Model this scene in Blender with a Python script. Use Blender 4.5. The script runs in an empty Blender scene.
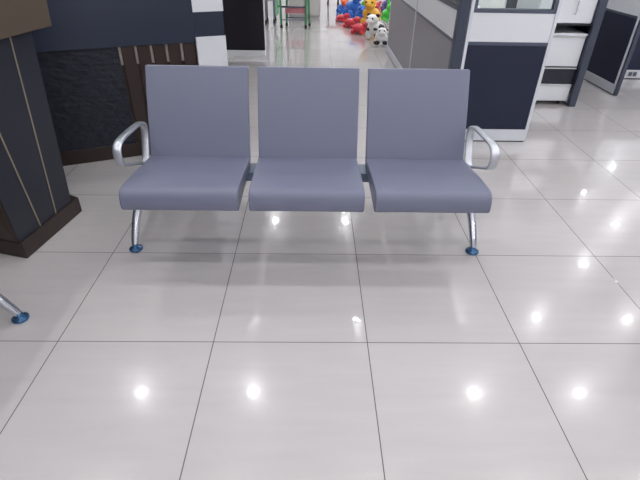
import bpy, bmesh, math, random
from mathutils import Vector, Matrix
PI = math.pi
random.seed(4)
scn = bpy.context.scene
col = scn.collection

# ---------------------------------------------------------------- materials
def s2l(c):
    c = c / 255.0
    return c / 12.92 if c <= 0.04045 else ((c + 0.055) / 1.055) ** 2.4

def rgb(r, g, b):
    return (s2l(r), s2l(g), s2l(b), 1.0)

def mat(name, c, rough=0.5, metal=0.0, spec=0.5, bump=0.0, bscale=80.0, var=0.0, vscale=6.0, coat=0.0, stretch=(1, 1, 1), bdist=0.004):
    m = bpy.data.materials.new(name)
    m.use_nodes = True
    nt = m.node_tree
    b = nt.nodes['Principled BSDF']
    b.inputs['Base Color'].default_value = c
    b.inputs['Roughness'].default_value = rough
    b.inputs['Metallic'].default_value = metal
    b.inputs['Specular IOR Level'].default_value = spec
    b.inputs['Coat Weight'].default_value = coat
    tc = nt.nodes.new('ShaderNodeTexCoord')
    mp = nt.nodes.new('ShaderNodeMapping')
    mp.inputs['Scale'].default_value = stretch
    nt.links.new(tc.outputs['Object'], mp.inputs['Vector'])
    n = nt.nodes.new('ShaderNodeTexNoise')
    n.inputs['Scale'].default_value = vscale
    n.inputs['Detail'].default_value = 4
    nt.links.new(mp.outputs['Vector'], n.inputs['Vector'])
    mx = nt.nodes.new('ShaderNodeMix')
    mx.data_type = 'RGBA'
    v = var if var else 0.03
    mx.inputs['A'].default_value = tuple(x * (1 - v) for x in c[:3]) + (1,)
    mx.inputs['B'].default_value = tuple(min(1, x * (1 + v)) for x in c[:3]) + (1,)
    nt.links.new(n.outputs['Fac'], mx.inputs['Factor'])
    nt.links.new(mx.outputs['Result'], b.inputs['Base Color'])
    if bump:
        n2 = nt.nodes.new('ShaderNodeTexNoise')
        n2.inputs['Scale'].default_value = bscale
        n2.inputs['Detail'].default_value = 6
        nt.links.new(mp.outputs['Vector'], n2.inputs['Vector'])
        bp = nt.nodes.new('ShaderNodeBump')
        bp.inputs['Strength'].default_value = bump
        bp.inputs['Distance'].default_value = bdist
        nt.links.new(n2.outputs['Fac'], bp.inputs['Height'])
        nt.links.new(bp.outputs['Normal'], b.inputs['Normal'])
    return m

def emit(name, c, s):
    m = bpy.data.materials.new(name)
    m.use_nodes = True
    nt = m.node_tree
    b = nt.nodes['Principled BSDF']
    b.inputs['Base Color'].default_value = c
    b.inputs['Emission Color'].default_value = c
    b.inputs['Emission Strength'].default_value = s
    return m

M = {}
M['pu'] = mat('grey polyurethane', rgb(114, 117, 138), 0.42, bump=0.12, bscale=350, var=0.03, bdist=0.001)
M['chrome'] = mat('polished aluminium', rgb(200, 203, 210), 0.2, 0.95, var=0.02)
M['alu'] = mat('satin aluminium', rgb(196, 199, 206), 0.3, 0.8, var=0.03)
M['beam'] = mat('grey painted steel', rgb(98, 110, 128), 0.35, 0.5)
M['glide'] = mat('blue black plastic chrome glide', rgb(70, 110, 150), 0.12, 0.7)
M['dark_panel'] = mat('charcoal laminate', rgb(38, 41, 51), 0.35, spec=0.4)
M['band'] = mat('slate blue laminate', rgb(44, 51, 68), 0.4, spec=0.4)
M['stone'] = mat('black split stone', rgb(21, 25, 40), 0.5, bump=0.7, bscale=11, stretch=(1.4, 1, 3), bdist=0.02, var=0.2, vscale=12)
M['walnut'] = mat('dark walnut', rgb(52, 38, 34), 0.4, var=0.25, vscale=5, stretch=(14, 14, 1))
M['walnut_base'] = mat('dark walnut skirting', rgb(45, 31, 27), 0.35, var=0.2, vscale=6, stretch=(3, 3, 14))
M['brown_cap'] = mat('brown veneer', rgb(82, 69, 58), 0.45, var=0.08, vscale=4, stretch=(2, 2, 12))
M['gold'] = mat('champagne metal strip', rgb(170, 158, 138), 0.3, 0.6)
M['beige'] = mat('beige lit gap', rgb(150, 138, 130), 0.5)  # stands in for light showing in the board gaps
M['white'] = mat('white laminate', rgb(226, 227, 232), 0.35, var=0.01)
M['white_alu'] = mat('white powder coated aluminium', rgb(214, 217, 224), 0.3, var=0.01)
M['rail'] = mat('grey rail', rgb(84, 90, 106), 0.35, 0.2)
M['post'] = mat('slate grey post', rgb(66, 72, 88), 0.38, 0.2)
M['navy'] = mat('navy fabric board', rgb(18, 27, 54), 0.6, bump=0.2, bscale=600, bdist=0.001, var=0.06, vscale=3)
M['sheen_board'] = mat('board with painted grey sheen', rgb(134, 132, 140), 0.35, var=0.03)  # floor sheen on a dark glossy board, put into its grey colour
def glass_mat():
    m = bpy.data.materials.new('clear glass')
    m.use_nodes = True
    nt = m.node_tree
    nt.nodes.remove(nt.nodes['Principled BSDF'])
    tr = nt.nodes.new('ShaderNodeBsdfTransparent')
    tr.inputs[0].default_value = (0.93, 0.97, 0.955, 1)
    gl = nt.nodes.new('ShaderNodeBsdfGlossy')
    gl.inputs['Roughness'].default_value = 0.02
    fr = nt.nodes.new('ShaderNodeFresnel')
    fr.inputs['IOR'].default_value = 1.45
    mx = nt.nodes.new('ShaderNodeMixShader')
    nt.links.new(fr.outputs[0], mx.inputs[0])
    nt.links.new(tr.outputs[0], mx.inputs[1])
    nt.links.new(gl.outputs[0], mx.inputs[2])
    nt.links.new(mx.outputs[0], nt.nodes['Material Output'].inputs['Surface'])
    return m
M['frost'] = glass_mat()
M['black'] = mat('black plastic', rgb(18, 18, 22), 0.4)
M['black_panel'] = mat('black gloss board', rgb(22, 18, 28), 0.35)
M['wall'] = mat('white painted plaster', rgb(238, 238, 239), 0.8, bump=0.05, bscale=200, var=0.01)
M['ceiling'] = mat('white ceiling board', rgb(243, 243, 244), 0.9, var=0.01)
M['green'] = mat('green enamel', rgb(88, 158, 112), 0.35)
M['pale_green'] = mat('pale green plastic', rgb(140, 205, 165), 0.4)
M['rose'] = mat('rose red board', rgb(190, 120, 128), 0.5)
M['light_grey'] = mat('light grey laminate', rgb(196, 196, 194), 0.4)
M['steel_blue'] = mat('bluish steel', rgb(140, 144, 165), 0.3, 0.5)
def toy(name, r, g, b):
    return mat('vinyl ' + name, rgb(r, g, b), 0.3, spec=0.6, var=0.02)
M['t_red'] = toy('red', 205, 50, 66)
M['t_blue'] = toy('blue', 36, 108, 205)
M['t_yellow'] = toy('yellow', 228, 172, 40)
M['t_green'] = toy('green', 70, 205, 70)
M['t_orange'] = toy('orange', 228, 96, 40)
M['t_purple'] = toy('purple', 98, 72, 150)
M['t_white'] = toy('white', 232, 230, 228)
M['t_black'] = toy('black', 28, 28, 30)
M['t_grey'] = toy('grey', 150, 146, 140)
M['t_lilac'] = toy('pale blue', 150, 165, 200)

def floor_mat():
    m = bpy.data.materials.new('polished porcelain tiles')
    m.use_nodes = True
    nt = m.node_tree
    N, L = nt.nodes, nt.links
    b = N['Principled BSDF']
    tc = N.new('ShaderNodeTexCoord')
    sep = N.new('ShaderNodeSeparateXYZ')
    L.new(tc.outputs['Object'], sep.inputs[0])
    def math_(op, a, bb=None, c=None):
        n = N.new('ShaderNodeMath')
        n.operation = op
        for i, v in enumerate((a, bb, c)):
            if v is None:
                continue
            if isinstance(v, (int, float)):
                n.inputs[i].default_value = v
            else:
                L.new(v, n.inputs[i])
        return n.outputs[0]
    T = 0.6
    ds, cells = [], []
    for ax in ('X', 'Y'):
        u = math_('DIVIDE', sep.outputs[ax], T)
        fr = math_('FRACT', math_('ADD', u, 0.5))
        ds.append(math_('ABSOLUTE', math_('SUBTRACT', fr, 0.5)))
        cells.append(math_('FLOOR', u))
    d = math_('MINIMUM', ds[0], ds[1])
    grout = math_('LESS_THAN', d, 0.0019 / T)
    comb = N.new('ShaderNodeCombineXYZ')
    L.new(cells[0], comb.inputs[0])
    L.new(cells[1], comb.inputs[1])
    wn = N.new('ShaderNodeTexWhiteNoise')
    L.new(comb.outputs[0], wn.inputs['Vector'])
    # soft clouding, stretched along each tile
    addv = N.new('ShaderNodeVectorMath')
    addv.operation = 'MULTIPLY_ADD'
    L.new(wn.outputs['Color'], addv.inputs[0])
    addv.inputs[1].default_value = (7, 7, 7)
    L.new(tc.outputs['Object'], addv.inputs[2])
    mp = N.new('ShaderNodeMapping')
    mp.inputs['Scale'].default_value = (1.5, 9, 1)
    L.new(addv.outputs[0], mp.inputs['Vector'])
    ns = N.new('ShaderNodeTexNoise')
    ns.inputs['Scale'].default_value = 2.2
    ns.inputs['Detail'].default_value = 5
    L.new(mp.outputs[0], ns.inputs['Vector'])
    fac = math_('ADD', math_('MULTIPLY', ns.outputs['Fac'], 0.75), math_('MULTIPLY', wn.outputs['Value'], 0.25))
    mx = N.new('ShaderNodeMix')
    mx.data_type = 'RGBA'
    mx.inputs['A'].default_value = rgb(188, 183, 184)
    mx.inputs['B'].default_value = rgb(205, 201, 199)
    L.new(fac, mx.inputs['Factor'])
    mg = N.new('ShaderNodeMix')
    mg.data_type = 'RGBA'
    L.new(grout, mg.inputs['Factor'])
    L.new(mx.outputs['Result'], mg.inputs['A'])
    mg.inputs['B'].default_value = rgb(104, 97, 94)
    L.new(mg.outputs['Result'], b.inputs['Base Color'])
    L.new(math_('ADD', math_('MULTIPLY', grout, 0.4), 0.17), b.inputs['Roughness'])
    b.inputs['Specular IOR Level'].default_value = 0.4
    b.inputs['Coat Weight'].default_value = 0.9
    b.inputs['Coat Roughness'].default_value = 0.035
    bp = N.new('ShaderNodeBump')
    bp.inputs['Strength'].default_value = 0.15
    bp.inputs['Distance'].default_value = 0.001
    L.new(math_('SUBTRACT', 1.0, grout), bp.inputs['Height'])
    nb = N.new('ShaderNodeTexNoise')
    nb.inputs['Scale'].default_value = 7
    L.new(tc.outputs['Object'], nb.inputs['Vector'])
    bp2 = N.new('ShaderNodeBump')
    bp2.inputs['Strength'].default_value = 0.015
    bp2.inputs['Distance'].default_value = 0.004
    L.new(nb.outputs['Fac'], bp2.inputs['Height'])
    L.new(bp.outputs['Normal'], bp2.inputs['Normal'])
    L.new(bp2.outputs['Normal'], b.inputs['Normal'])
    L.new(bp2.outputs['Normal'], b.inputs['Coat Normal'])
    return m
M['floor'] = floor_mat()

# ---------------------------------------------------------------- helpers
def thing(name, label, cat, loc=(0, 0, 0), rotz=0.0, group=None):
    o = bpy.data.objects.new(name, None)
    col.objects.link(o)
    o.location = loc
    o.rotation_euler = (0, 0, rotz)
    o.empty_display_size = 0.1
    o['label'] = label
    o['category'] = cat
    if group:
        o['group'] = group
    return o

def obj(name, bm, m, parent=None, smooth=False, bevel=0.0, seg=2, loc=None):
    me = bpy.data.meshes.new(name)
    bmesh.ops.recalc_face_normals(bm, faces=bm.faces[:])
    bm.to_mesh(me)
    bm.free()
    if isinstance(m, (list, tuple)):
        for k in m:
            me.materials.append(k)
    else:
        me.materials.append(m)
    o = bpy.data.objects.new(name, me)
    col.objects.link(o)
    if parent is not None:
        o.parent = parent
    if loc is not None:
        o.location = loc
    if smooth:
        for p in me.polygons:
            p.use_smooth = True
    if bevel:
        md = o.modifiers.new('Bevel', 'BEVEL')
        md.width = bevel
        md.segments = seg
        md.limit_method = 'ANGLE'
        md.angle_limit = math.radians(35)
        for p in me.polygons:
            p.use_smooth = True
        md.harden_normals = True
    return o

def struct(name, bm, m, **k):
    o = obj(name, bm, m, **k)
    o['kind'] = 'structure'
    return o

def tag(o, label, cat, group=None):
    o['label'] = label
    o['category'] = cat
    if group:
        o['group'] = group
    return o

def B(*boxes):
    """bmesh of boxes given as (x0,x1,y0,y1,z0,z1)"""
    bm = bmesh.new()
    for b in boxes:
        addbox(bm, *b)
    return bm

def addbox(bm, x0, x1, y0, y1, z0, z1):
    v = [bm.verts.new((x, y, z)) for x in (x0, x1) for y in (y0, y1) for z in (z0, z1)]
    for f in ((0, 1, 3, 2), (4, 6, 7, 5), (0, 4, 5, 1), (2, 3, 7, 6), (0, 2, 6, 4), (1, 5, 7, 3)):
        bm.faces.new([v[i] for i in f])

def prism(bm, bottom, top, z0, z1):
    a = [bm.verts.new((x, y, z0)) for x, y in bottom]
    b = [bm.verts.new((x, y, z1)) for x, y in top]
    n = len(a)
    bm.faces.new(a[::-1])
    bm.faces.new(b)
    for i in range(n):
        bm.faces.new((a[i], a[(i + 1) % n], b[(i + 1) % n], b[i]))

def extrude_x(profile, x0, x1):
    """closed (y,z) outline extruded along x"""
    bm = bmesh.new()
    a = [bm.verts.new((x0, y, z)) for y, z in profile]
    b = [bm.verts.new((x1, y, z)) for y, z in profile]
    n = len(a)
    bm.faces.new(a)
    bm.faces.new(b[::-1])
    for i in range(n):
        bm.faces.new((a[i], b[i], b[(i + 1) % n], a[(i + 1) % n]))
    return bm

def sweep(bm, pts, dims, nseg=14, closed=False, xdir=Vector((1, 0, 0)), power=2.0):
    """superelliptic section (half widths a along xdir, b across) swept along pts; dims one per point"""
    pts = [Vector(p) for p in pts]
    n = len(pts)
    rings = []
    for i, p in enumerate(pts):
        if closed:
            t = pts[(i + 1) % n] - pts[i - 1]
        else:
            t = pts[min(i + 1, n - 1)] - pts[max(i - 1, 0)]
        t.normalize()
        u = (xdir - t * xdir.dot(t)).normalized()
        w = t.cross(u)
        a, b = dims[i]
        ring = []
        for k in range(nseg):
            an = 2 * PI * k / nseg
            c, s = math.cos(an), math.sin(an)
            cx = math.copysign(abs(c) ** (2 / power), c) * a
            sy = math.copysign(abs(s) ** (2 / power), s) * b
            ring.append(bm.verts.new(p + u * cx + w * sy))
        rings.append(ring)
    m = n if closed else n - 1
    for i in range(m):
        r, q = rings[i], rings[(i + 1) % n]
        for k in range(nseg):
            bm.faces.new((r[k], r[(k + 1) % nseg], q[(k + 1) % nseg], q[k]))
    if not closed:
        bm.faces.new(rings[0][::-1])
        bm.faces.new(rings[-1])

def spline(pts, n, closed=False):
    pts = [Vector(p) for p in pts]
    out = []
    N_ = len(pts)
    for i in range(N_ if closed else N_ - 1):
        if closed:
            p0, p1, p2, p3 = pts[i - 1], pts[i], pts[(i + 1) % N_], pts[(i + 2) % N_]
        else:
            p0, p1, p2, p3 = pts[max(i - 1, 0)], pts[i], pts[i + 1], pts[min(i + 2, N_ - 1)]
        for k in range(n):
            t = k / n
            out.append(0.5 * ((2 * p1) + (p2 - p0) * t + (2 * p0 - 5 * p1 + 4 * p2 - p3) * t * t + (3 * p1 - p0 - 3 * p2 + p3) * t ** 3))
    if not closed:
        out.append(pts[-1])
    return out

def lathe(bm, prof, c=(0, 0, 0), n=20):
    rings = []
    for r, z in prof:
        rings.append([bm.verts.new((c[0] + r * math.cos(2 * PI * k / n), c[1] + r * math.sin(2 * PI * k / n), c[2] + z)) for k in range(n)])
    for a, b in zip(rings, rings[1:]):
        for k in range(n):
            bm.faces.new((a[k], a[(k + 1) % n], b[(k + 1) % n], b[k]))
    bm.faces.new(rings[0][::-1])
    bm.faces.new(rings[-1])

def ell(bm, c, r, u=12, v=8, rot=None):
    ret = bmesh.ops.create_uvsphere(bm, u_segments=u, v_segments=v, radius=1.0)
    mt = Matrix.Translation(Vector(c)) @ (rot if rot else Matrix.Identity(4)) @ Matrix.Diagonal((r[0], r[1], r[2], 1))
    bmesh.ops.transform(bm, matrix=mt, verts=ret['verts'])

def tube(bm, a, b, r, n=10):
    a, b = Vector(a), Vector(b)
    x = Vector((1, 0, 0)) if abs((b - a).normalized().x) < 0.9 else Vector((0, 1, 0))
    sweep(bm, [a, b], [(r, r), (r, r)], n, xdir=x)

def copy_tree(o, parent=None):
    c = o.copy()
    col.objects.link(c)
    c.parent = parent
    for ch in list(o.children):
        copy_tree(ch, c)
    return c

# ---------------------------------------------------------------- room shell
RX0, RX1, RY0, RY1, H = -2.6, 9.0, -4.8, 14.4, 2.85
struct('floor', B((RX0, RX1, RY0, RY1, -0.06, 0.0)), M['floor'])
struct('ceiling', B((RX0, RX1, RY0, RY1, H, H + 0.1)), M['ceiling'])
struct('wall_left', B((RX0 - 0.12, RX0, RY0, RY1, 0, H)), M['walnut'])  # unseen wall, made dark and set close to dim the left side
struct('wall_right', B((RX1, RX1 + 0.12, RY0, RY1, 0, H)), M['wall'])
struct('wall_back', B((RX0, RX1, RY1, RY1 + 0.12, 0, H)), M['wall'])
struct('wall_front', B((RX0, RX1, RY0 - 0.12, RY0, 0, H)), M['wall'])

# ---------------------------------------------------------------- recessed downlights
gx = [-0.84, 0.355, 1.56, 2.77, 3.93, 5.13, 6.28, 7.5]
gy = [2.04 + 1.2 * k for k in range(-5, 10)]  # rows beyond the mirrored lamps are added unseen, to light the room
absent = {(1.56, 2.04), (3.93, 4.44), (5.13, 5.64), (2.77, 4.44), (0.355, 4.44), (1.56, 4.44)}
lens_m = emit('warm white led lens', (0.965, 0.975, 1.0, 1), 480.0)
proto = None
for iy, y in enumerate(gy):
    for ix, x in enumerate(gx):
        if (x, round(y, 2)) in absent:
            continue
        if proto is None:
            proto = thing('ceiling_downlight', 'round white recessed downlight in the flat white ceiling', 'ceiling light', (x, y, H), 0, 'recessed ceiling downlights')
            bm = bmesh.new()
            lathe(bm, [(0.036, -0.004), (0.040, -0.006), (0.060, -0.004), (0.062, 0.0), (0.036, 0.0)], n=24)
            obj('trim_ring', bm, M['white_alu'], proto, smooth=True)
            bm = bmesh.new()
            lathe(bm, [(0.036, -0.0055), (0.036, -0.0035)], n=24)
            obj('lens', bm, lens_m, proto)
        else:
            o = copy_tree(proto)
            o.location = (x, y, H)

# ---------------------------------------------------------------- three-seat waiting bench
# local frame: origin on the floor under the beam middle, front towards -y
def seat_profile():
    # (y, z) closed outline with a waterfall front
    top = spline([(0, 0.01, 0.401), (0, -0.12, 0.412), (0, -0.24, 0.427), (0, -0.34, 0.434), (0, -0.395, 0.436), (0, -0.426, 0.430), (0, -0.441, 0.411), (0, -0.447, 0.38), (0, -0.446, 0.355)], 5)
    pr = [(p.y, p.z) for p in top]
    pr += [(-0.440, 0.345), (-0.40, 0.342), (-0.30, 0.347), (-0.12, 0.349), (0.01, 0.35)]
    return pr

def back_profile():
    fr = spline([(0, -0.012, 0.375), (0, 0.004, 0.43), (0, 0.035, 0.52), (0, 0.085, 0.66), (0, 0.143, 0.799)], 6)
    pr = [(p.y, p.z) for p in fr]
    bk = [(p.y + 0.034, p.z - 0.004) for p in fr]
    return pr + bk[::-1]

def rounded_panel(profile_fn, x0, x1):
    return extrude_x(profile_fn(), x0, x1)

def make_bench(label):
    t = thing('waiting_bench', label, 'bench', (0.957, 0.86, 0))
    pitch, hw = 0.531, 0.2435
    beam = obj('beam', B((-0.785, 0.785, -0.060, 0.015, 0.298, 0.338)), M['beam'], t, bevel=0.004)
    for s in (-1, 1):
        obj('end_cap', B((min(s * 0.785, s * 0.79), max(s * 0.785, s * 0.79), -0.058, 0.013, 0.300, 0.336)), M['black'], beam)
    for k in (-1, 0, 1):
        cx = k * pitch
        s = obj('seat', extrude_x(seat_profile(), cx - hw - (0.006 if k < 0 else 0.0), cx + hw + (0.006 if k > 0 else 0.0)), M['pu'], t, bevel=0.007, seg=3)
        b = obj('backrest', extrude_x(back_profile(), cx - hw, cx + hw), M['pu'], t, bevel=0.010, seg=3)
        # steel edge plate behind each backrest
        prof = spline([(0, 0.0, 0.335), (0, 0.035, 0.43), (0, 0.068, 0.52), (0, 0.105, 0.62)], 4)
        for sx in (-1, 1):
            bm = bmesh.new()
            sweep(bm, [(cx + sx * 0.19, p.y + 0.010, p.z) for p in prof], [(0.02, 0.006)] * len(prof), 8, power=6)
            obj('back_bracket', bm, M['beam'], t)
            x = cx + sx * (hw - 0.022)
            bm = bmesh.new()
            # cantilever seat bracket, tapering to the front
            pr = [(-0.33, 0.349), (0.0, 0.351), (0.0, 0.3), (-0.075, 0.3), (-0.2, 0.328)]
            a = [bm.verts.new((x - 0.006, y, z)) for y, z in pr]
            c = [bm.verts.new((x + 0.006, y, z)) for y, z in pr]
            bm.faces.new(a); bm.faces.new(c[::-1])
            for i in range(len(pr)):
                bm.faces.new((a[i], c[i], c[(i + 1) % len(pr)], a[(i + 1) % len(pr)]))
            obj('seat_bracket', bm, M['alu'], t)
    for k in (-0.5, 0.5):
        # pressed plate bridging two seats over the beam
        obj('joint_plate', B((k * pitch - 0.05, k * pitch + 0.05, -0.075, 0.04, 0.339, 0.352)), M['beam'], t, bevel=0.002)
    for s in (-1, 1):
        x = s * 0.806
        loop = [(0.0, 0.375), (0.035, 0.43), (0.064, 0.508), (0.044, 0.553), (-0.03, 0.567), (-0.14, 0.575), (-0.235, 0.578), (-0.285, 0.565), (-0.300, 0.53),
                (-0.283, 0.486), (-0.225, 0.457), (-0.13, 0.418), (-0.045, 0.380)]
        pts = spline([(x, y, z) for y, z in loop], 5, closed=True)
        bm = bmesh.new()
        sweep(bm, pts, [(0.0185, 0.0062)] * len(pts), 16, closed=True, power=3.2)
        obj('armrest', bm, M['alu'], t, smooth=True)
        bm = B((min(s * 0.755, s * 0.80), max(s * 0.755, s * 0.80), -0.04, 0.0, 0.338, 0.385))
        obj('armrest_mount', bm, M['alu'], t, bevel=0.004)
        # one leg to the front, one to the rear
        for f, nm in ((-1, 'leg'), (1, 'leg')):
            e = 0.202 if f < 0 else 0.262
            path = spline([(s * 0.790 - 0.011, -0.03, 0.300), (s * 0.812 - 0.011, -0.03 + f * 0.04, 0.262), (s * 0.836 - 0.011, -0.03 + f * (e - 0.085), 0.15), (s * 0.843 - 0.011, -0.03 + f * (e - 0.024), 0.062), (s * 0.844 - 0.011, -0.03 + f * (e - 0.002), 0.022)], 5)
            n = len(path)
            dims = [(0.026 - 0.011 * (i / (n - 1)), 0.021 - 0.006 * (i / (n - 1))) for i in range(n)]
            bm = bmesh.new()
            sweep(bm, path, dims, 18, power=2.3)
            lg = obj(nm, bm, M['chrome'], t, smooth=True)
            bm = bmesh.new()
            lathe(bm, [(0.030, 0.0), (0.033, 0.004), (0.032, 0.011), (0.022, 0.017), (0.013, 0.022), (0.013, 0.034)], (s * 0.842 - 0.011, -0.03 + f * e, 0), 24)
            obj('foot_glide', bm, M['glide'], lg, smooth=True)
    return t

bench = make_bench('grey three-seat waiting bench with aluminium armrests standing in the middle of the tiles')
b2 = copy_tree(bench)
# its back towards the podium side; only one foot reaches the picture
b2.rotation_euler = (0, 0, -PI / 2)
b2.location = (-0.205 - 0.232, 0.112 - 0.842, 0)
b2['label'] = 'waiting bench at the left picture edge, only one slanting chrome foot in view'
b3 = copy_tree(bench)
b3.rotation_euler = (0, 0, PI / 2)
b3.location = (2.636 + 0.232, 0.532 - 0.842, 0)
b3['label'] = 'waiting bench at the right picture edge, only the dark rim of one foot in view'
for o in (bench, b2, b3):
    o['group'] = 'three-seat waiting benches'

# ---------------------------------------------------------------- podium at the left
def frame2(A, Bp):
    A, Bp = Vector(A), Vector(Bp)
    d = (Bp - A).normalized()
    n = Vector((d.y, -d.x))          # outward (to the right of travel)
    return A, d, n
pA, pd, pn = frame2((-0.389, 0.540), (-0.317, 1.006))
def pp(s, out=0.0):
    v = pA + pd * s + pn * out
    return (v.x, v.y)
L = 0.4715
def rel(y):
    return (y - 0.540) / pd.y
podium = thing('podium', 'dark panelled podium with thin gold strips and a brown cap, at the left edge', 'podium', (-0.62, 0.78, 0))
inv = Matrix.Translation((0.62, -0.78, 0))
def pobj(name, bm, m, parent=podium, **k):
    bmesh.ops.transform(bm, matrix=inv, verts=bm.verts[:])
    return obj(name, bm, m, parent, **k)
bm = bmesh.new()
base = [pp(0), pp(L), (-0.60, 1.16), (-0.90, 0.98), (-0.83, 0.66)]
prism(bm, base, base, 0, 0.088)
pobj('plinth', bm, M['walnut_base'], bevel=0.004)
bm = bmesh.new()
s0b, s1b, s0t, s1t = rel(0.548), rel(0.958), rel(0.50), rel(1.04)
lo = [pp(s0b, -0.012), pp(s1b, -0.012), (-0.60, 1.10), (-0.87, 0.96), (-0.81, 0.68)]
hi = [pp(s0t, -0.012), pp(s1t, -0.012), (-0.62, 1.24), (-0.95, 0.98), (-0.88, 0.60)]
prism(bm, lo, hi, 0.088, 0.945)
body = pobj('body', bm, M['dark_panel'])
def strip(y0, z0, y1, z1, w=0.0035):
    a, b = rel(y0), rel(y1)
    bm = bmesh.new()
    lo_ = [pp(a - w, -0.014), pp(a - w, -0.009), pp(a + w, -0.009), pp(a + w, -0.014)]
    hi_ = [pp(b - w, -0.014), pp(b - w, -0.009), pp(b + w, -0.009), pp(b + w, -0.014)]
    prism(bm, lo_, hi_, z0, z1)
    pobj('gold_strip', bm, M['gold'])
strip(0.822, 0.09, 0.897, 0.944)
strip(0.697, 0.09, 0.630, 0.944)
# second face, walnut veneered
bm = bmesh.new()
c0, c1 = Vector(lo[0]), Vector(lo[4])
h0, h1 = Vector(hi[0]), Vector(hi[4])
nn = Vector((-(c0 - c1).y, (c0 - c1).x)) * -1
nn.normalize()
if nn.y > 0:
    nn = -nn
def q(a, b, t, o):
    v = a.lerp(b, t) + nn * o
    return (v.x, v.y)
prism(bm, [q(c0, c1, 0.01, 0), q(c0, c1, 0.01, 0.006), q(c0, c1, 0.99, 0.006), q(c0, c1, 0.99, 0)], [q(h0, h1, 0.01, 0), q(h0, h1, 0.01, 0.006), q(h0, h1, 0.99, 0.006), q(h0, h1, 0.99, 0)], 0.089, 0.944)
pobj('side_panel', bm, M['walnut'])
bm = bmesh.new()
capb = [pp(rel(0.44), 0.035), pp(rel(1.13), 0.035), (-0.60, 1.34), (-1.02, 1.02), (-0.95, 0.52)]
capt = [pp(rel(0.42), 0.04), pp(rel(1.14), 0.04), (-0.60, 1.36), (-1.04, 1.02), (-0.97, 0.50)]
prism(bm, capb, capt, 0.945, 1.16)
pobj('cap', bm, M['brown_cap'], bevel=0.003)

# ---------------------------------------------------------------- reception counter
cA = Vector((-0.677, 1.604))
cd = Vector((0.922, 0.387)).normalized()
cn = Vector((cd.y, -cd.x))          # towards the viewer
ang = math.atan2(cd.y, cd.x)
counter = thing('reception_counter', 'dark reception counter with split stone, walnut boards and a white end block', 'counter', (cA.x, cA.y, 0), ang)
# local frame: x along the front (t), -y towards the viewer
obj('carcass', B((-0.75, 1.155, 0.03, 0.55, 0.0, 1.08)), M['black'], counter)
obj('stone_panel', B((-0.75, 0.476, 0.006, 0.03, 0.096, 0.735)), M['stone'], counter)
obj('skirting', B((-0.75, 0.962, -0.002, 0.03, 0.0, 0.096)), M['walnut_base'], counter, bevel=0.003)
obj('upper_band', B((-0.75, 0.962, -0.012, 0.03, 0.722, 1.08)), M['band'], counter, bevel=0.002)
obj('walnut_backing', B((0.478, 0.962, 0.022, 0.03, 0.096, 0.722)), M['walnut'], counter)
for i in range(5):
    x0 = 0.498 + i * 0.0945
    obj('board', B((x0, x0 + 0.072, -0.004, 0.022, 0.096, 0.722)), M['walnut'], counter, bevel=0.002)
    obj('lit_gap', B((x0 - 0.018, x0 - 0.002, 0.004, 0.022, 0.612, 0.722)), M['beige'], counter)  # beige tab painted for the light in the gap between boards
obj('end_block', B((0.963, 1.16, -0.006, 0.03, 0.0, 0.752)), M['white'], counter, bevel=0.002)
obj('dark_block', B((0.963, 1.155, -0.004, 0.03, 0.753, 0.898)), M['band'], counter)
obj('upper_end_block', B((0.963, 1.16, -0.006, 0.03, 0.899, 1.08)), M['white'], counter, bevel=0.002)
obj('worktop', B((-0.75, 1.165, -0.02, 0.56, 1.081, 1.115)), M['walnut'], counter, bevel=0.004)

# ---------------------------------------------------------------- office partitions
HT = 1.42
def part_run(t, along, u0, u1, v0, v1, base=M['white_alu'], lower=M['navy'], joints=(), grey_top=True, frame_ends=(True, True), th=0.006):
    """panels of a screen between u0..u1 along 'x' or 'y', thickness v0..v1"""
    def bx(a, b, z0, z1, inset=0.0):
        if along == 'x':
            return (a, b, v0 + inset, v1 - inset, z0, z1)
        return (v0 + inset, v1 - inset, a, b, z0, z1)
    obj('kick_shadow', B(bx(u0 + 0.01, u1 - 0.01, 0.0, 0.010, 0.006)), M['black'], t)  # black strip painted as the shadow gap under the base rail
    obj('base_rail', B(bx(u0, u1, 0.010, 0.098)), base, t, bevel=0.002)
    cuts = [u0] + list(joints) + [u1]
    for i in range(len(cuts) - 1):
        a, b = cuts[i], cuts[i + 1]
        a2 = a + (0.022 if (i > 0 or frame_ends[0]) else 0)
        b2 = b - (0.022 if (i < len(cuts) - 2 or frame_ends[1]) else 0)
        obj('lower_panel', B(bx(a2, b2, 0.099, 0.700, th)), lower, t)
        obj('middle_rail', B(bx(a2, b2, 0.700, 0.722, 0.002)), M['rail'], t, bevel=0.001)
        obj('middle_panel', B(bx(a2, b2, 0.722, 0.904, th)), M['white'], t)
        obj('upper_rail', B(bx(a2, b2, 0.904, 0.928, 0.002)), M['rail'], t, bevel=0.001)
        obj('glass_panel', B(bx(a2 + 0.022, b2 - 0.022, 0.928, HT - 0.045, 0.014)), M['frost'], t)
        fr = B(bx(a2, a2 + 0.022, 0.928, HT - 0.045, 0.003), bx(b2 - 0.022, b2, 0.928, HT - 0.045, 0.003), bx(a2, b2, HT - 0.045, HT - 0.02, 0.002))
        obj('glass_frame', fr, M['rail'], t)
    ends = []
    if frame_ends[0]:
        ends.append((u0, u0 + 0.022))
    for j in joints:
        ends.append((j - 0.011 - 0.0, j + 0.011))
    if frame_ends[1]:
        ends.append((u1 - 0.022, u1))
    for a, b in ends:
        obj('upright', B(bx(a, b, 0.098, HT - 0.02, -0.001)), M['white_alu'], t, bevel=0.001)
    obj('top_cap', B(bx(u0, u1, HT - 0.02, HT, -0.002)), M['white_alu'], t, bevel=0.002)

G = 'office screens of the cubicles'
def screen(label, loc, group=G):
    return thing('office_partition', label, 'partition', loc, 0, group)

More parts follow.
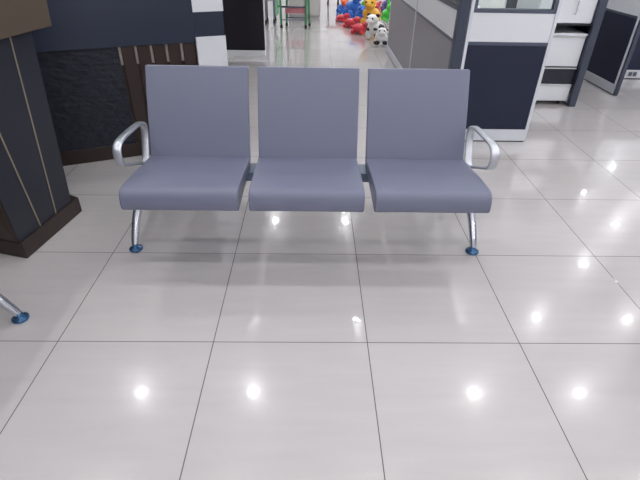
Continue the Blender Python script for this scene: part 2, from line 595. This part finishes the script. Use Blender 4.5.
# front screen facing the camera
p1 = screen('office screen behind the right armrest, navy lower board between white rails', (2.02, 2.13, 0))
part_run(p1, 'x', 0.004, 0.604, 0.0, 0.05)
# side screen running away from the camera
p2 = screen('long office screen, floor sheen painted grey on its boards, running away beside the animal toys, dark post at its near end', (1.955, 2.13, 0))
part_run(p2, 'y', 0.065, 3.19, 0.0, 0.05, lower=M['sheen_board'], joints=(1.50,), frame_ends=(False, True))
obj('corner_post', B((-0.005, 0.062, -0.004, 0.065, 0.0, HT)), M['post'], p2, bevel=0.004)
# screen right of the drawer pedestal
p3 = screen('narrow dark-edged office screen just right of the drawer pedestal', (3.38, 3.04, 0))
part_run(p3, 'y', 0.05, 2.2, 0.01, 0.055, frame_ends=(False, True))
obj('end_post', B((0.0, 0.063, 0.0, 0.05, 0.0, HT)), M['post'], p3, bevel=0.004)
# screen seen from the side further right
p4 = screen('office screen seen side-on near the top right corner, navy over a white base rail', (4.01, 3.45, 0))
part_run(p4, 'y', 0.0, 2.1, 0.0, 0.05, frame_ends=(True, True))
obj('end_post', B((0.006, 0.044, -0.03, -0.002, 0.0, HT)), M['post'], p4, bevel=0.004)
# screen facing the camera at the right edge with an outlet
p5 = screen('office screen cut by the right picture edge, with a socket in its base rail', (4.07, 4.085, 0))
part_run(p5, 'x', 0.0, 1.5, 0.0, 0.05)
so = obj('socket_outlet', B((0.43, 0.55, -0.006, 0.0, 0.026, 0.088)), M['light_grey'], p5, bevel=0.002)
obj('socket_insert', B((0.445, 0.485, -0.0075, -0.006, 0.036, 0.078), (0.495, 0.535, -0.0075, -0.006, 0.036, 0.078)), M['rail'], so)
# black screen behind the reception counter
p6 = screen('black floor-standing board with a white base strip, behind the white end of the counter', (-0.75, 4.95, 0), None)
obj('board', B((0.0, 1.12, 0.0, 0.05, 0.072, 1.25)), M['black_panel'], p6)
obj('base_strip', B((0.0, 1.12, -0.004, 0.054, 0.0, 0.071)), M['white'], p6, bevel=0.002)

# ---------------------------------------------------------------- drawer pedestal and wall cupboard
ped = thing('drawer_pedestal', 'white mobile drawer pedestal with one dark drawer, under the white cupboard', 'pedestal', (3.17, 3.09, 0))
obj('carcass', B((-0.2, 0.204, 0.02, 0.5, 0.042, 0.609)), M['white'], ped)
obj('top', B((-0.205, 0.209, -0.01, 0.51, 0.610, 0.630)), M['white'], ped, bevel=0.004)
def drawer(z0, z1, m):
    d = obj('drawer', B((-0.199, 0.203, 0.0, 0.019, z0, z1)), m, ped, bevel=0.003)
    obj('pull_lip', B((-0.199, 0.203, -0.008, 0.0, z1 - 0.016, z1 - 0.004)), M['light_grey'], d, bevel=0.002)
drawer(0.352, 0.608, M['white'])
drawer(0.196, 0.346, M['dark_panel'])
drawer(0.040, 0.192, M['white'])
for sx in (-0.15, 0.15):
    for sy in (0.06, 0.45):
        bm = bmesh.new()
        prof = [(0.006, -0.012), (0.02, -0.012), (0.024, -0.008), (0.024, 0.008), (0.02, 0.012), (0.006, 0.012)]
        lathe(bm, [(r * 0.8, z) for r, z in prof], (0, 0, 0), 18)
        bmesh.ops.transform(bm, matrix=Matrix.Translation((sx, sy, 0.0195)) @ Matrix.Rotation(PI / 2, 4, 'Y'), verts=bm.verts[:])
        w = obj('caster', bm, M['black'], ped, smooth=True)
        obj('caster_fork', B((sx - 0.017, sx + 0.017, sy - 0.015, sy + 0.015, 0.038, 0.042), (sx - 0.017, sx - 0.0135, sy - 0.012, sy + 0.012, 0.018, 0.04), (sx + 0.0135, sx + 0.017, sy - 0.012, sy + 0.012, 0.018, 0.04)), M['black'], w)

cup = thing('cupboard', 'white cupboard with a long bar handle, above the drawer pedestal', 'cupboard', (3.13, 3.08, 0))
obj('carcass', B((-0.24, 0.245, 0.02, 0.5, 0.705, 0.915)), M['white'], cup)
obj('bottom_edge', B((-0.24, 0.245, 0.0, 0.02, 0.705, 0.709)), M['rail'], cup, bevel=0.001)
dr = obj('door', B((-0.238, 0.243, 0.0, 0.019, 0.714, 0.913)), M['white'], cup, bevel=0.002)
bm = bmesh.new()
hp = [(0.075, 0.0, 0.785), (0.075, -0.022, 0.788), (0.075, -0.028, 0.81), (0.075, -0.028, 0.88), (0.075, -0.022, 0.897), (0.075, 0.0, 0.9)]
sweep(bm, hp, [(0.005, 0.005)] * 6, 10)
obj('handle', bm, M['chrome'], dr, smooth=True)

dk = thing('desk', 'added desk between cupboard and drawer pedestal, its black top and back panel painting the dark gap', 'desk', (3.12, 3.4, 0))  # added desk, black panels paint the shaded gap under the cupboard
obj('desktop', B((-0.26, 0.255, -0.325, 0.33, 0.693, 0.704)), M['black'], dk, bevel=0.002)
obj('back_panel', B((-0.26, 0.255, 0.30, 0.325, 0.0, 0.692)), M['black'], dk)
obj('end_panel', B((-0.26, -0.235, -0.30, 0.299, 0.0, 0.692)), M['black'], dk)
def desk(x0, x1, y0, y1, label):
    t = thing('desk', label, 'desk', ((x0 + x1) / 2, (y0 + y1) / 2, 0), 0)
    w, d = (x1 - x0) / 2, (y1 - y0) / 2
    obj('desktop', B((-w, w, -d, d, 0.72, 0.745)), M['white'], t, bevel=0.002)
    for a in (-1, 1):
        obj('end_panel', B((-w + 0.01, w - 0.01, min(a * (d - 0.03), a * (d - 0.01)), max(a * (d - 0.03), a * (d - 0.01)), 0.0, 0.719)), M['white'], t)
desk(2.03, 2.62, 2.2, 3.9, 'white desk seen through the glass of the nearest office screen')

# ---------------------------------------------------------------- green tube rack, steel rack, light grey box
gr = thing('display_rack', 'green tube-legged rack with a rose red shelf, far down the aisle', 'rack', (0.665, 7.2, 0), 0)
def slanted(t, x, y, xt, yt, h, m, r=0.019):
    bm = bmesh.new()
    tube(bm, (x, y, 0.03), (xt, yt, h), r)
    l = obj('leg', bm, m, t, smooth=True)
    bm = bmesh.new()
    lathe(bm, [(0.02, 0.0), (0.022, 0.01), (0.018, 0.05), (0.014, 0.055)], (x, y, 0), 12)
    obj('foot', bm, M['black'], l, smooth=True)
slanted(gr, -0.215, -0.13, -0.24, -0.10, 1.0, M['green'])
slanted(gr, 0.185, -0.13, 0.20, -0.10, 1.0, M['green'])
slanted(gr, -0.14, 0.13, -0.11, 0.10, 1.0, M['green'])
slanted(gr, 0.245, 0.10, 0.20, 0.08, 1.0, M['green'])
def bar(t, a, b, r, m):
    bm = bmesh.new()
    tube(bm, a, b, r)
    return obj('cross_bar', bm, m, t, smooth=True)
for z in (0.12, 0.62, 0.95):
    bar(gr, (-0.22, -0.125, z), (0.19, -0.125, z), 0.009, M['steel_blue'])
    bar(gr, (-0.13, 0.12, z), (0.235, 0.10, z), 0.009, M['steel_blue'])
bar(gr, (-0.23, -0.12, 0.31), (0.19, -0.12, 0.31), 0.014, M['post'])
obj('shelf', B((-0.15, 0.19, -0.11, 0.09, 0.215, 0.29)), M['rose'], gr, bevel=0.004)
obj('upper_shelf', B((-0.17, 0.19, -0.11, 0.09, 0.56, 0.585)), M['light_grey'], gr, bevel=0.004)
obj('side_panel', B((-0.31, -0.27, -0.13, 0.14, 0.18, 1.0)), M['pale_green'], gr, bevel=0.01)
obj('panel_arm', B((-0.27, -0.10, -0.02, 0.02, 0.7, 0.73)), M['green'], gr)
obj('panel_stay', B((-0.27, -0.22, -0.115, -0.09, 0.3, 0.33)), M['green'], gr)

sr = thing('garment_rack', 'bluish steel rack on dark feet beside the black board, far down the aisle', 'rack', (0.23, 7.55, 0), 0)
for x, y in ((-0.06, -0.12), (0.07, 0.0), (-0.06, 0.16), (0.07, 0.28)):
    slanted(sr, x, y, x, y, 1.3, M['steel_blue'], 0.013)
for z in (0.35, 0.8, 1.25):
    for a, b in (((-0.06, -0.12), (0.07, 0.0)), ((-0.06, 0.16), (0.07, 0.28)), ((-0.06, -0.12), (-0.06, 0.16)), ((0.07, 0.0), (0.07, 0.28))):
        bar(sr, (a[0], a[1], z), (b[0], b[1], z), 0.01, M['steel_blue'])

dc = thing('display_cabinet', 'light grey floor cabinet right behind the green rack, far down the aisle', 'cabinet', (0.83, 8.25, 0))
obj('carcass', B((-0.3, 0.27, -0.28, 0.3, 0.05, 0.9)), M['light_grey'], dc, bevel=0.004)
obj('plinth', B((-0.28, 0.25, -0.26, 0.28, 0.0, 0.05)), M['light_grey'], dc)
d_ = obj('door', B((-0.29, -0.02, -0.298, -0.281, 0.07, 0.88)), M['light_grey'], dc, bevel=0.002)
d2_ = obj('door', B((-0.01, 0.26, -0.298, -0.281, 0.07, 0.88)), M['light_grey'], dc, bevel=0.002)
obj('knob', B((-0.05, -0.035, -0.31, -0.298, 0.5, 0.52)), M['rail'], d_)
obj('knob', B((0.005, 0.02, -0.31, -0.298, 0.5, 0.52)), M['rail'], d2_)

st = thing('stool', 'small stool with black feet standing at the far end of the aisle', 'stool', (1.40, 10.1, 0))
for x, y in ((-0.11, -0.11), (0.11, -0.11), (-0.11, 0.11), (0.11, 0.11)):
    slanted(st, x, y, x * 0.8, y * 0.8, 0.43, M['black'], 0.016)
bm = bmesh.new()
lathe(bm, [(0.12, 0.43), (0.15, 0.435), (0.155, 0.455), (0.14, 0.475)], n=24)
obj('seat', bm, M['rose'], st, smooth=True)

# ---------------------------------------------------------------- ride-on animal toys
GT = 'vinyl animal hopper toys in a heap'
def animal(label, x, y, rz, s, body_m, head_m=None, ear='up', patch=None, tall=1.0, belt=None):
    head_m = head_m or body_m
    t = thing('animal_toy', label, 'toy', (x, y, 0), rz, GT)
    t.scale = (s * 1.0, s * 0.8, s * 0.66)
    bm = bmesh.new()
    # one skin of overlapping swells: body, chest, rump, four stub legs; front towards -y
    ell(bm, (0, 0, 0.25 * tall), (0.125, 0.2, 0.13), 20, 14)
    ell(bm, (0, -0.12, 0.27 * tall), (0.115, 0.11, 0.13), 18, 12)
    for lx in (-0.085, 0.085):
        for ly in (-0.13, 0.13):
            ell(bm, (lx, ly, 0.105 * tall), (0.055, 0.06, 0.105 * tall), 12, 10)
    ell(bm, (0, 0.21, 0.30 * tall), (0.022, 0.05, 0.022), 10, 8)
    b = obj('body', bm, body_m, t, smooth=True)
    md = b.modifiers.new('Remesh', 'REMESH')
    md.mode = 'VOXEL'
    md.voxel_size = 0.012
    md.use_smooth_shade = True
    bm = bmesh.new()
    hz = 0.44 * tall
    ell(bm, (0, -0.2, hz), (0.095, 0.1, 0.1), 18, 12)
    ell(bm, (0, -0.285, hz - 0.03), (0.055, 0.06, 0.05), 14, 10)
    ell(bm, (0, -0.16, hz - 0.09), (0.07, 0.075, 0.11), 14, 10)
    h = obj('head', bm, head_m, t, smooth=True)
    md = h.modifiers.new('Remesh', 'REMESH')
    md.mode = 'VOXEL'
    md.voxel_size = 0.012
    md.use_smooth_shade = True
    for sx in (-1, 1):
        bm = bmesh.new()
        if ear == 'up':
            ell(bm, (sx * 0.055, -0.175, hz + 0.115), (0.024, 0.018, 0.055), 12, 8, )
        elif ear == 'round':
            ell(bm, (sx * 0.075, -0.18, hz + 0.08), (0.038, 0.022, 0.038), 12, 8)
        else:
            ell(bm, (sx * 0.11, -0.18, hz + 0.04), (0.045, 0.02, 0.026), 12, 8)
        obj('ear', bm, M['t_black'] if patch else head_m, h, smooth=True)
        bm = bmesh.new()
        ell(bm, (sx * 0.045, -0.285, hz + 0.03), (0.016, 0.012, 0.018), 10, 8)
        obj('eye', bm, M['t_black'], h, smooth=True)
    if patch:
        for (cx, cy, cz, r) in patch:
            bm = bmesh.new()
            # a patch is a shallow cap swelling out of the skin
            ell(bm, (cx, cy, cz), (r, r * 1.1, r), 14, 10)
            obj('patch', bm, M['t_black'], b, smooth=True)
    if belt:
        bm = bmesh.new()
        pts = [(math.cos(a) * 0.13, 0.03, 0.26 * tall + math.sin(a) * 0.135) for a in [2 * PI * k / 28 for k in range(28)]]
        sweep(bm, pts, [(0.008, 0.035)] * 28, 10, closed=True, xdir=Vector((0.01, 0, 1)), power=2)
        obj('belt', bm, belt, b, smooth=True)
    return t

PATCH = [(0.085, -0.10, 0.28, 0.07), (-0.085, -0.08, 0.30, 0.072), (0.04, 0.08, 0.345, 0.055), (-0.06, -0.2, 0.23, 0.035), (0.06, -0.21, 0.25, 0.03)]
PATCH2 = [(0.085, -0.15, 0.12, 0.062), (-0.085, -0.15, 0.12, 0.062), (0.0, 0.05, 0.345, 0.06), (-0.1, 0.1, 0.26, 0.05), (0.1, 0.06, 0.29, 0.04)]
animal('white animal toy with black front legs, nearest the long screen end', 1.925, 5.72, -0.1, 0.72, M['t_white'], ear='side', patch=PATCH2)
animal('white animal toy with black side patches and a grey belt, left of the nearest one', 1.93, 6.2, -0.7, 1.0, M['t_white'], ear='round', patch=PATCH, belt=M['t_grey'])
animal('plain white animal toy between the patched one and the bright green one', 2.25, 6.72, 0.2, 0.82, M['t_white'], ear='round')
animal('yellow animal toy in front of the blue and green ones', 1.92, 7.10, -0.3, 1.1, M['t_yellow'], ear='round', tall=1.25)
animal('bright green animal toy at the right of the heap, behind the white ones', 2.27, 7.55, 0.1, 1.0, M['t_green'], ear='up')
animal('large blue animal toy at the left of the heap behind the red ones', 1.68, 8.12, 0.4, 1.0, M['t_blue'], ear='round', tall=1.25)
animal('smaller blue animal toy just left of the yellow one', 1.80, 7.62, 0.0, 0.85, M['t_blue'], ear='up')
animal('blue animal toy with an orange head, leftmost in the heap', 1.53, 8.72, 0.3, 0.72, M['t_blue'], M['t_orange'], ear='round')
animal('green animal toy standing behind the blue ones', 2.0, 8.75, -0.1, 0.9, M['t_green'], ear='up', tall=1.15)
animal('orange-red animal toy behind the yellow one', 2.10, 8.15, 0.0, 0.85, M['t_orange'], M['t_red'], ear='round')
animal('purple animal toy at the back right of the heap', 2.42, 8.85, 0.1, 0.95, M['t_purple'], ear='up')
animal('pale blue animal toy between the purple and the bright green one', 2.42, 8.25, -0.2, 0.8, M['t_lilac'], ear='round')
animal('red animal toy nearest in the row of three red ones', 1.70, 6.62, 0.9, 0.78, M['t_red'], ear='side', tall=0.66)
animal('middle red animal toy in the row of three red ones', 1.60, 7.20, 0.9, 0.75, M['t_red'], ear='side', tall=0.6)
animal('farthest red animal toy in the row of three red ones', 1.48, 7.80, 0.9, 0.65, M['t_red'], ear='side', tall=0.55)

# ---------------------------------------------------------------- world, camera, colour
w = bpy.data.worlds.new('World')
scn.world = w
w.use_nodes = True
w.node_tree.nodes['Background'].inputs[0].default_value = (0.8, 0.85, 0.9, 1)
w.node_tree.nodes['Background'].inputs[1].default_value = 0.5

cam = bpy.data.cameras.new('Camera')
co = bpy.data.objects.new('Camera', cam)
col.objects.link(co)
cam.sensor_fit = 'HORIZONTAL'
cam.sensor_width = 36.0
cam.lens = 470.03 / 640 * 36.0
cam.clip_start = 0.02
Fv = Vector((0.01722179, 0.83520264, -0.54967259))
Rv = Vector((0.99981844, -0.00990198, 0.01627971))
Uv = Rv.cross(Fv)
mw = Matrix((Rv, Uv, -Fv)).transposed().to_4x4()
mw.translation = Vector((0.97973288, -1.31444285, 1.34395989))
co.matrix_world = mw
scn.camera = co
vs = scn.view_settings
vs.view_transform = 'Standard'
vs.look = 'None'
vs.gamma = 1.0
vs.use_curve_mapping = False
vs.exposure = -0.16
